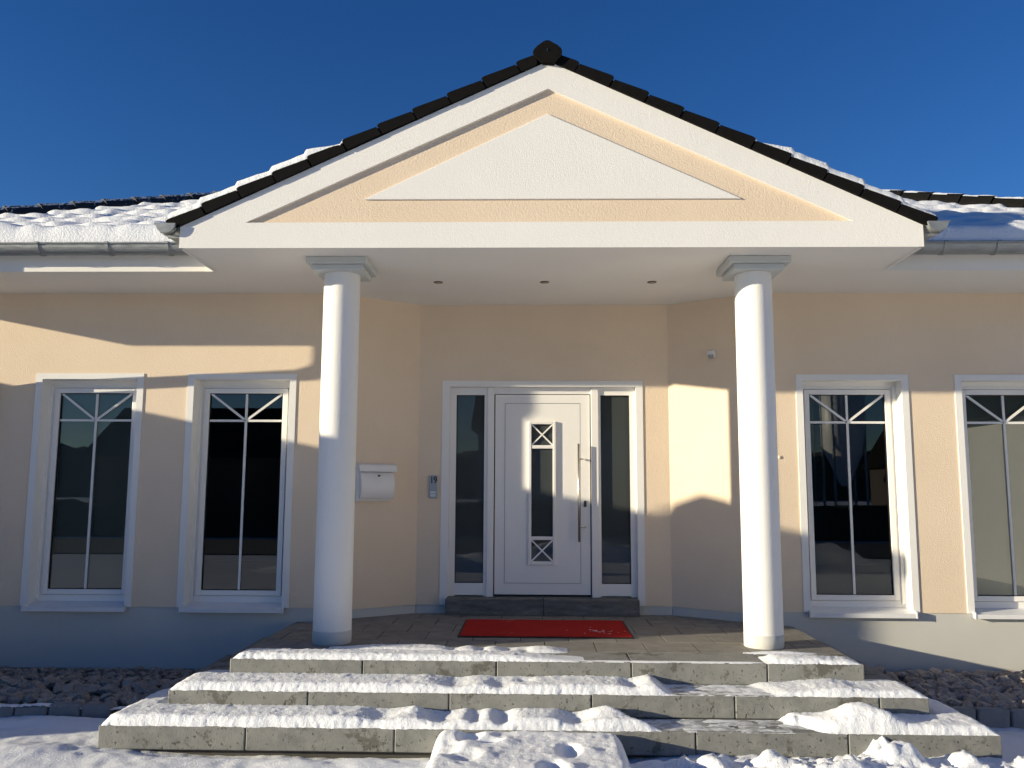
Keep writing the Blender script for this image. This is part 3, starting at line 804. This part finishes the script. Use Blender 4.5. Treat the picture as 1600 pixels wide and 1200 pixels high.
def verge_snow(sgn):
    xs = lin(.02, 1.50 if sgn < 0 else 1.62, .02); ys = [DG-.020]+lin(DG-.026, DG+1.5, .02)
    mb = MB(); nx = len(xs)
    for y_ in ys:
        for t_ in xs:
            k = ((t_+.012) % dxt)/dxt
            base = 2.172+E+(t_)*dzt/dxt*1.0+.033*(.5-k)*.9-.008
            edge = sst(-.02, .05, y_-(DG-.02))
            h = .012+.058*(1-sst(1.05, 1.45, t_))*(.8+.5*fbm(t_*3, y_*3, 3+sgn, 3))*(.6+.4*edge)-.02*sst(1.15, 1.5, t_)
            if sgn > 0: h *= .75*sst(0, .5, t_)+.25
            if t_ < .05: h *= sst(.0, .05, t_)
            x_ = -2.975-.03-X0+t_
            if y_ is ys[0]: h = -.03
            mb.v.append((X0+x_ if sgn < 0 else X0-x_, y_+(.004*fbm(t_*20, 1, 2, 2) if y_ < DG-.01 else 0), base+h-.006))
    for j in range(len(ys)-1):
        for i in range(nx-1): mb.f.append((j*nx+i, j*nx+i+1, (j+1)*nx+i+1, (j+1)*nx+i))
    return mb
part('roof_snow', verge_snow(-1), 'snow_roof', smooth=True, label='thin sunlit snow along the lower left slope of the gable roof', cat='snow', kind='stuff')
part('roof_snow', verge_snow(1), 'snow_roof', smooth=True, label='thin crusted snow along the lower right slope of the gable roof', cat='snow', kind='stuff')

# ---- gutters
def halfpipe(mb, axis, a, b, c0, zrim, r, seg=14):         # open-topped half round with a rolled front bead
    out = [(c0+r*math.cos(math.pi+math.pi*k/seg), zrim+r*math.sin(math.pi+math.pi*k/seg)) for k in range(seg+1)]
    inn = [(c0+(r-.004)*math.cos(2*math.pi-math.pi*k/seg), zrim+(r-.004)*math.sin(2*math.pi-math.pi*k/seg)) for k in range(seg+1)]
    mb.prism(out+inn, axis, a, b)
def gutter(axis, a, b, c0, zrim, r, brackets, beadsign):
    mb = MB(); halfpipe(mb, axis, a, b, c0, zrim, r)
    cb = c0+beadsign*(r+.004)
    P = (lambda t_, c: (t_, c, zrim-.002)) if axis == 'x' else (lambda t_, c: (c, t_, zrim-.002))
    mb.tube([P(a, cb), P(b, cb)], .009, 10)
    g_ = part('gutter', mb, 'zinc', house, smooth=False)
    for p in brackets:
        br = MB(); halfpipe(br, axis, p-.014, p+.014, c0, zrim, r+.007)
        if axis == 'x': br.box(p-.014, p+.014, c0+r+.0, DE-.003, zrim-.004, zrim+.004)
        br.tube([P(p-.016, cb+beadsign*.002), P(p+.016, cb+beadsign*.002)], .013, 10)
        part('gutter_bracket', br, 'zinc', g_)
    return g_
GR = .088; GZ = 2.142+E; GY = DE-.022-GR
g1 = gutter('x', XL-.06, gl-.002, GY, GZ, GR, [-6.3, -5.66, -5.03, -4.413, -3.784, -3.244], -1)
g2_ = gutter('x', gr+.002, XR+.06, GY, GZ-.006, GR, [3.591, 4.045, 4.62, 5.2, 5.8, 6.4], -1)
mbc = MB(); halfpipe(mbc, 'x', gr+.16, gr+.20, GY, GZ-.006, GR+.004); part('gutter_joint', mbc, 'zinc', g2_)
for s_ in (-1, 1):
    c0 = X0+s_*(HW+.022+.082)
    gg = gutter('y', DG-.045, DE-.02, c0, 2.128+E, .082, [], s_)
    cap = [(c0+.0815*math.cos(math.pi+math.pi*k/16), 2.128+E+.0815*math.sin(math.pi+math.pi*k/16)) for k in range(17)]
    part('gutter_end', MB().prism(cap, 'y', DG-.0485, DG-.0455), 'zinc', gg)
    br = MB(); halfpipe(br, 'y', DG+.01, DG+.035, c0, 2.128+E, .090)
    br.box(min(c0+0, X0+s_*(HW+.004)), max(c0, X0+s_*(HW+.004)), DG+.01, DG+.035, 2.04+E-.02, 2.06+E-.02)
    part('gutter_bracket', br, 'zinc', gg)
# downspout at the left corner of the house
yo = GY
path = [(-5.125, yo, GZ-.06), (-5.125, yo, GZ-.34), (-5.13, yo+.015, GZ-.40), (-5.15, yo+.06, GZ-.475), (-5.38, DW-.15, 1.05+E), (-5.395, DW-.085, .98+E), (-5.398, DW-.068, .90+E), (-5.40, DW-.066, .78+E), (-5.40, DW-.066, .02)]
path = path[:4]+[tuple(Vector(path[3]).lerp(Vector(path[4]), k/5)) for k in range(1, 5)]+path[4:]
dsp = part('downspout', MB().tube(path, .048, 20), 'zinc', house, smooth=True)
for z_ in (2.40, 1.0):
    part('pipe_clip', MB().lathe([(.0505, z_-.015), (.055, z_-.015), (.055, z_+.015), (.0505, z_+.015)], (-5.40, DW-.066), 20, cap=False).box(-5.41, -5.39, DW-.02, DW, z_-.01, z_+.01).cbox(-5.348, -5.325, DW-.075, DW-.055, z_-.01, z_+.01, .003), 'steel_dark', dsp)

# ================================================================== SNOW ON THE STEPS
def tread_snow(name, label, xa, xb, yf, yb, z, hf, seed, step=.013):
    xs = lin(xa, xb, step); ry = .040; na = 8
    flat_n = max(4, int((yb-yf-ry)/.015)); mb = MB(); rows_ = na+flat_n
    for x in xs:
        front = yf+.004+.007*fbm(x*5, seed, 1, 3)+.0035*fbm(x*26, seed, 2, 3)
        end = min(x-xa, xb-x); e2 = sst(-.005, .10, end+.012*fbm(x*13, seed, 4, 2))**.5
        for i in range(rows_):
            if i < na: a_ = math.pi/2*i/(na-1); y = front+ry*(1-math.cos(a_)); f_ = math.sin(a_)
            else: y = front+ry+(yb-front-ry)*(i-na+1)/flat_n; f_ = 1
            H = hf(x, max(y, yf+.02))[0]*e2
            n1 = fbm(x*6, y*6, seed, 3); amp = min(1, H/.03)
            zz = z+H*f_*(1+.10*n1)
            p3 = Vector((x*34, y*34, zz*34+seed)); dv = noise.noise_vector(p3)*.0050+noise.noise_vector(p3*2.3)*.0055
            dv *= amp*(1 if i else .7)
            if H < .0022: zz = z-.012; dv = Vector((0, 0, 0))
            mb.v.append((x+dv.x*.5, min(yb-.001, y+dv.y*.8), max(z-.012, zz+dv.z*.8-.003)))
    mb.f = [(c*rows_+i, (c+1)*rows_+i, (c+1)*rows_+i+1, c*rows_+i+1) for c in range(len(xs)-1) for i in range(rows_-1)]
    return part('step_snow', mb, 'snow', smooth=True, label=label, cat='snow', kind='stuff')
def dips(x, y, L):
    v = 1.0
    for cx, cy, sx, sy, d in L: v -= d*math.exp(-((x-cx)/sx)**2-((y-cy)/sy)**2)
    return max(.10, v)
def h1(x, y):
    a = .046*(1-sst(-.3, .55, x))*(1-sst(6.68, 6.76, y+.03*fbm(x*3, 2, 2)))
    b = .030*sst(-1.75, -1.2, x)*(1-sst(.10, .34, x))*sst(6.80, 6.86, y)*(1-sst(6.98, 7.09, y+.05*fbm(x*2.5, 3, 1)))
    b *= dips(x, y, [(-.62, 6.95, .06, .3, .7), (-.40, 6.95, .05, .3, .8), (-.18, 6.95, .09, .2, .9), (-.05, 6.9, .05, .1, .9)])
    c = .009*sst(.2, .5, x)*(1-sst(1.6, 1.8, x))*(1-sst(6.53, 6.58, y))
    d = .042*sst(1.70, 1.86, x)*(1-sst(6.66, 6.78, y+.04*fbm(x*3, 5, 1)))*(1-.3*sst(2.1, 2.3, x))
    e_ = .02*math.exp(-((x-1.95)/.2)**2)*sst(6.84, 6.88, y)*(1-sst(6.92, 6.97, y))
    return max(a, b, c, d, e_), 0
def h2(x, y):
    a = .060*(1-sst(.84, .98, x))*dips(x, y, [(-.55, 6.33, .11, .2, .55), (-.22, 6.28, .09, .2, .5), (-.05, 6.42, .08, .08, .5), (.72, 6.34, .07, .15, .6)])
    b = .006*sst(.95, 1.0, x)*(1-sst(1.70, 1.8, x))*(.4+1.2*max(0, fbm(x*6, y*10, 8, 3)+.35))
    c = (.030+.028*math.exp(-((x-2.15)/.22)**2)+.016*sst(2.3, 2.6, x))*sst(1.62, 1.78, x+.35*(y-6.3))
    d = .022*math.exp(-((x-.90)/.08)**2)
    return max(a+d*(1 if x < 1.0 else 0), b, c), 0
def h3(x, y):
    a = .072*(1-sst(.62, .80, x+.9*(y-6.0)))*dips(x, y, [(-1.02, 6.0, .11, .2, .45), (-.62, 6.02, .13, .2, .65), (-.38, 6.0, .06, .2, .55), (-.20, 6.0, .07, .2, .7), (.30, 6.0, .10, .2, .65)])
    a += .035*math.exp(-((x-.52)/.11)**2-((y-6.08)/.09)**2)+.030*math.exp(-((x+.80)/.06)**2-((y-6.08)/.06)**2)
    b = .005*sst(.72, .8, x)*(1-sst(1.7, 1.8, x))*(.4+1.2*max(0, fbm(x*6, y*10, 3, 3)+.3))
    c = .058*sst(1.74, 1.86, x-.75*(6.1-y))
    c += .105*math.exp(-((x-2.20)/.17)**2-((y-6.03)/.13)**2)*sst(1.8, 1.95, x)+.05*math.exp(-((x-2.36)/.10)**2-((y-5.93)/.09)**2)
    r = .055*math.exp(-((x-1.80)/.045)**2-((y-6.10)/.05)**2)
    return max(a, b, c, r), 0
tread_snow('step_snow', 'narrow snow strip along the front edge of the porch floor', -2.245, 2.43, 6.50, 7.12, ZF, h1, 3)
tread_snow('step_snow', 'snow lying on the middle stone step', -2.572, 2.755, 6.173, 6.499, .321, h2, 11)
tread_snow('step_snow', 'thick snow lying on the lowest stone step', -2.905, 3.075, 5.869, 6.172, .159, h3, 21)
for lab, xa, xb, ya, yb, z, hh, sd in (
        ('small snow patch on the left return of the middle step', -2.572, -2.268, 6.40, 6.95, .321, .034, 31),
        ('snow on the left return of the lowest step beside the gravel', -2.905, -2.588, 6.08, 7.05, .159, .060, 33),
        ('small snow patch on the right return of the middle step', 2.455, 2.755, 6.40, 6.85, .321, .030, 35),
        ('snow on the right return of the lowest step beside the gravel', 2.770, 3.075, 6.08, 7.0, .159, .055, 37)):
    def hf(x, y, yb=yb, hh=hh): return hh*(1-sst(yb-.45, yb-.02, y)), 0
    tread_snow('step_snow', lab, xa, xb, ya, yb, z, hf, sd)
# scraped film where the shovel went
for lab, xa, xb, ya, yb, z in (('scraped film of snow on the swept part of the lowest step', .70, 1.95, 5.885, 6.168, .159),
                               ('scraped film of snow on the swept part of the middle step', .95, 1.80, 6.19, 6.495, .321)):
    part('snow_film', grid(lin(xa, xb, .02), lin(ya, yb, .02), lambda x, y, z=z: z+.0022+.0035*max(-.4, fbm(x*8, y*14, z*9, 3))), 'swept_snow', smooth=True, label=lab, cat='snow', kind='stuff')
# square pad of packed snow in front of the lowest step
FOOT = [(-.40, 5.74, .075, .085, .06), (-.27, 5.63, .085, .040, .045), (-.54, 5.55, .11, .16, .045), (.23, 5.46, .062, .13, .065), (-.40, 5.34, .10, .10, .03), (.12, 5.12, .07, .12, .06), (-.15, 4.95, .07, .12, .06)]
def zpad(x, y):
    ex = min(x+.655, .62-x); ey = min(y-4.62, 5.905-y); r = .10
    dx = max(0, r-ex); dy = max(0, r-ey); d = math.hypot(dx, dy)
    e_ = max(0, 1-(d/r)**2) if d < r else 0
    h = .162+.010*fbm(x*3, y*3, 8, 3)+.005*fbm(x*19, y*19, 4, 3)
    for cx, cy, sx, sy, dd in FOOT:
        q = math.exp(-(((x-cx)/sx)**2+((y-cy)/sy)**2)**2)
        h -= dd*q
        h += .018*math.exp(-((x-cx-.11)/.06)**2-((y-cy+.02)/.08)**2)
    return -.06+(h+.06)*e_**.45
part('slab_snow', grid(lin(-.655, .62, .013), lin(4.62, 5.905, .013), zpad), 'snow', smooth=True,
     label='square pad of snow with boot prints in front of the lowest step', cat='snow', kind='stuff')
# snow pulled off the steps: spill over the lowest riser
def zspill(x, y):
    lump = .20*sst(5.62, 5.90, y+.05*fbm(x*6, 2, 4, 2))*math.exp(-((x-2.30+.5*(5.9-y))/.16)**2)
    lump = max(lump, .13*math.exp(-((x-2.44)/.13)**2-((y-5.74)/.11)**2), .115*math.exp(-((x-2.12)/.15)**2-((y-5.68)/.10)**2))
    return -.06+lump*(1+.35*fbm(x*8, y*8, 6, 4))+.02*fbm(x*23, y*23, 2, 3)
part('spilled_snow', grid(lin(1.80, 2.85, .014), lin(5.52, 5.94, .013), zspill), 'snow', smooth=True,
     label='lumps of snow spilling over the lowest step onto the heap', cat='snow', kind='stuff')

# ================================================================== SMALL THINGS
# door mat
mt = thing('door_mat', (.12, 7.95, ZF), 'red entrance mat with black rubber edge in front of the door', 'mat')
part('rubber_edge', MB().cbox(-.640, .882, 7.478, 8.440, ZF+.0005, ZF+.007, .002), 'rubber', mt)
part('carpet', grid(lin(-.622, .864, .05), lin(7.500, 8.424, .05), lambda x, y: ZF+.0115+.0015*fbm(x*4, y*4, 1, 2)), 'mat_red', mt, smooth=True)
rc = random.Random(5); mb = MB()
for k in range(26):
    x, y = rc.gauss(.62, .13), rc.gauss(7.78, .09)
    if not (.1 < x < .85 and 7.52 < y < 8.3): continue
    r = rc.uniform(.002, .006); me = rc.choice(stone_meshes); el_ = rc.uniform(1, 3.2)
    mb.add([(x+r*v.co.x*el_, y+r*v.co.y, ZF+.0125+r*.4*v.co.z) for v in me.vertices], [tuple(p.vertices) for p in me.polygons])
part('snow_crumbs', mb, 'snow_thin', label='few snow crumbs trodden into the red mat', cat='snow', kind='stuff')
# mailbox on the left splayed wall
tl = Vector((BL-RL, DR-DW, 0)).normalized(); nl_ = Vector((tl.y, -tl.x, 0)); mc = Vector((-1.600, DR-(DR-DW)*(1.600+BL)/(BL-RL), .043+E))
mail = thing('mailbox', tuple(mc), 'white metal mailbox with curved front on the wall beside the left column', 'mailbox')
def loc(mb):
    mb.v = [tuple(mc+tl*x+nl_*y+Vector((0, 0, z))) for x, y, z in mb.v]; return mb
part('body', loc(MB().cbox(-.205, .185, .001, .055, -.185, .165, .006)), 'mail_white', mail)
fp = [(.056, -.172)]+[(.056+.060*math.sin(math.pi*(.06+.94*k/14))**.7, -.172+.288*k/14) for k in range(1, 14)]+[(.056, .116)]
door_ = loc(MB().prism(fp, 'x', -.178, .178))
part('mail_door', door_, 'mail_white', mail, smooth=False)
part('mail_lid', loc(MB().prism([(.0005, .1655), (.0005, .190), (.045, .190), (.088, .170), (.100, .108), (.094, .108), (.080, .1405), (.0555, .1405), (.0555, .1655)], 'x', -.195, .210)), 'mail_white', mail)
part('lock', loc(MB().prism([(.010+.009*math.cos(2*math.pi*k/12), .066+.009*math.sin(2*math.pi*k/12)) for k in range(12)], 'y', .095, .122)), 'ink', mail)
# bell panel with the house number
bell = thing('bell_panel', (-1.025, DR, E), 'slim grey bell panel reading 19 beside the front door', 'doorbell')
bp = part('panel', MB().cbox(-1.070, -.981, DR-.022, DR-.0005, -.117+E, .118+E, .004), 'bell_grey', bell)
for z0_, z1_ in ((-.067, -.046), (-.101, -.075)):
    part('bell_button', MB().cbox(-1.058, -1.000, DR-.026, DR-.0215, z0_+E, z1_+E, .002), 'bell_key', bell)
tc = D.curves.new('num', 'FONT'); tc.body = '19'; tc.size = .098; tc.align_x = 'CENTER'; tc.align_y = 'CENTER'; tc.extrude = .0006; tc.offset = .0016; tc.space_character = .92
to = D.objects.new('num', tc); COL.objects.link(to)
bpy.context.view_layer.update()
tm = D.meshes.new_from_object(to.evaluated_get(bpy.context.evaluated_depsgraph_get())); D.objects.remove(to); tm.name = 'house_number'
tm.transform(Matrix.Translation((-1.024, DR-.0230, .068+E)) @ Matrix.Rotation(R(90), 4, 'X') @ Matrix.Scale(.82, 4, (1, 0, 0)))
tm.materials.clear(); link('house_number', tm, 'ink', bell)
# motion sensor on the right splayed wall
tr = Vector((RR-BR, DW-DR, 0)).normalized(); nr_ = Vector((tr.y, -tr.x, 0))
if nr_.y > 0: nr_ = -nr_
mc = Vector((1.838, DR-(DR-DW)*(1.838-BR)/(RR-BR), 1.352+E)); tl, nl_ = tr, nr_
ms = thing('motion_sensor', tuple(mc), 'small white motion sensor high on the wall beside the right column', 'sensor')
part('housing', loc(MB().cbox(-.042, .042, .0005, .040, -.026, .042, .006)), 'mail_white', ms)
part('lens', loc(MB().lathe([(.006, -.040), (.022, -.034), (.030, -.022), (.031, -.004)], (0.0, .034), 20)), 'flat_grey', ms, smooth=True)
part('bell_push', MB().lathe([(.004, -.006), (.014, -.005), (.018, .0), (.018, .004)], (0, 0), 20), 'cream', smooth=True,
     label='tiny round cream knob on the wall between right column and window', cat='knob')
kb = D.objects['bell_push']; kb.name = 'wall_knob'; kb.rotation_euler = (R(-90), 0, 0); kb.location = (2.405, DW-.003, .302+E)

# ================================================================== BEYOND THE FRAME (casts the shade, shows in the panes)
gx = -8.2
gar = thing('garage', (-10, 7.5, 0), 'flat roofed rendered garage standing left of the house beyond the frame', 'garage')
part('wall', MB().box(-11.6, gx-.03, 4.64, 10.6, -.1, 3.22), 'flat_grey', gar)
part('roof', MB().box(-11.63, gx, 4.60, 10.63, 3.221, 3.338), 'zinc', gar)
part('shadow_hump', MB().prism([(4.60, 3.30), (4.60, 3.452), (5.05, 3.452), (5.10, 3.545), (5.29, 3.622), (5.51, 3.636), (5.68, 3.34), (5.68, 3.30)], 'x', -9.0, gx-.002), 'zinc', gar)  # unseen hump, its outline shaped to cast the raised bump in the shadow edge
part('garage_door', MB().box(-11.1, -8.7, 4.60, 4.645, .0, 2.3), 'pvc', gar)

part('street', MB().box(-80, 80, -13, -6.5, -.115, -.09), 'asphalt', label='wet asphalt street running behind the photographer', cat='street', kind='structure')
for k, (hx, hy, w_, d_, hh_, mat, lab) in enumerate(((-17, -30, 11, 8, 3.2, 'brick_dark', 'brick house with dark roof across the street, opposite the left windows'),
                                                     (2, -34, 10, 9, 5.0, 'flat_grey', 'two storey grey house across the street'),
                                                     (27, -32, 12, 9, 3.0, 'brick_dark', 'brick house with dark roof across the street, opposite the right windows'))):
    hr = thing('neighbour_house', (hx, hy, 0), lab, 'house')
    part('wall', MB().box(hx-w_/2, hx+w_/2, hy-d_/2, hy+d_/2, -.15, hh_), mat, hr)
    part('roof', MB().prism([(hy-d_/2-.5, hh_+.001), (hy+d_/2+.5, hh_+.001), (hy, hh_+2.9)], 'x', hx-w_/2-.4, hx+w_/2+.4), 'tile_black', hr)
    for fx in (-.3, 0, .3):
        part('window', MB().box(hx+fx*w_-.6, hx+fx*w_+.6, hy+d_/2, hy+d_/2+.03, 1.0, 2.3), 'ink', hr)
nb = thing('neighbour_house', (13.8, -.2, 0), 'white rendered bungalow standing right of the house beyond the frame', 'house')
part('wall', MB().box(9.6, 18, -3.9, 3.2, -.15, 3.2), 'surround', nb)
part('roof', MB().prism([(9.1, 3.201), (18.5, 3.201), (13.8, 5.3)], 'y', -4.4, 3.7), 'tile_black', nb)
part('hedge', grid(lin(-60, 60, .5), lin(-16.2, -14.4, .3), lambda x, y: -.1+(1.25+.25*fbm(x, y, 2, 3))*sst(0, .5, min(y+16.2, -14.4-y))), 'hedge',
     label='dark clipped hedge along the far side of the street', cat='hedge')
part('horizon_blocker', grid(lin(-300, 300, 2.0), lin(-150, -120, 3.0), lambda x, y: -.5+(8+2*fbm(x*.05, y*.05, 2, 4)+1.5*fbm(x*.3, y*.3, 4, 3))*sst(0, 6, min(y+150, -120-y))), 'hedge',
     label='unseen dark wood added behind the street to block the bright horizon', cat='wood', kind='stuff')  # unseen wood, added to keep the yellow horizon out of the pane reflections
sil = thing('mortar_silo', (16, -27, 0), 'white mortar silo on steel legs with a ladder across the street', 'silo')
part('vessel', MB().lathe([(.15, 1.9), (.25, 2.0), (1.1, 4.0), (1.1, 7.2), (.5, 7.7)], (16, -27), 32), 'white_metal', sil, smooth=True)
for a in range(4):
    an = math.pi/4+a*math.pi/2; part('leg', MB().tube([(16+1.15*math.cos(an), -27+1.15*math.sin(an), -.12), (16+1.1*math.cos(an), -27+1.1*math.sin(an), 4.4)], .07, 8), 'flat_grey', sil)
ld = MB()
for X in (14.3, 14.7): ld.tube([(X, -26.4, .2), (X, -26.4, 7.2)], .03, 6)
for k in range(22): ld.tube([(14.3, -26.4, .5+.3*k), (14.7, -26.4, .5+.3*k)], .02, 6)
part('ladder', ld, 'flat_grey', sil)
for (mx, my, sx, sy, h_) in ((-3.5, -2.6, 1.6, .8, .9), (6.0, -3.6, 2.2, .8, .6), (1.5, -4.8, 3.0, .6, .35)):
    part('snow_heap', grid(lin(mx-2*sx, mx+2*sx, .12), lin(my-2*sy, my+2*sy, .12), lambda x, y: -.16+(h_+.1)*math.exp(-((x-mx)/sx)**2-((y-my)/sy)**2)*(1+.5*fbm(x*1.7, y*1.7, 1, 4))), 'snow', smooth=True,
         label='shovelled snow heap beside the street behind the photographer', cat='snow', group='snow heaps by the street', kind='stuff')
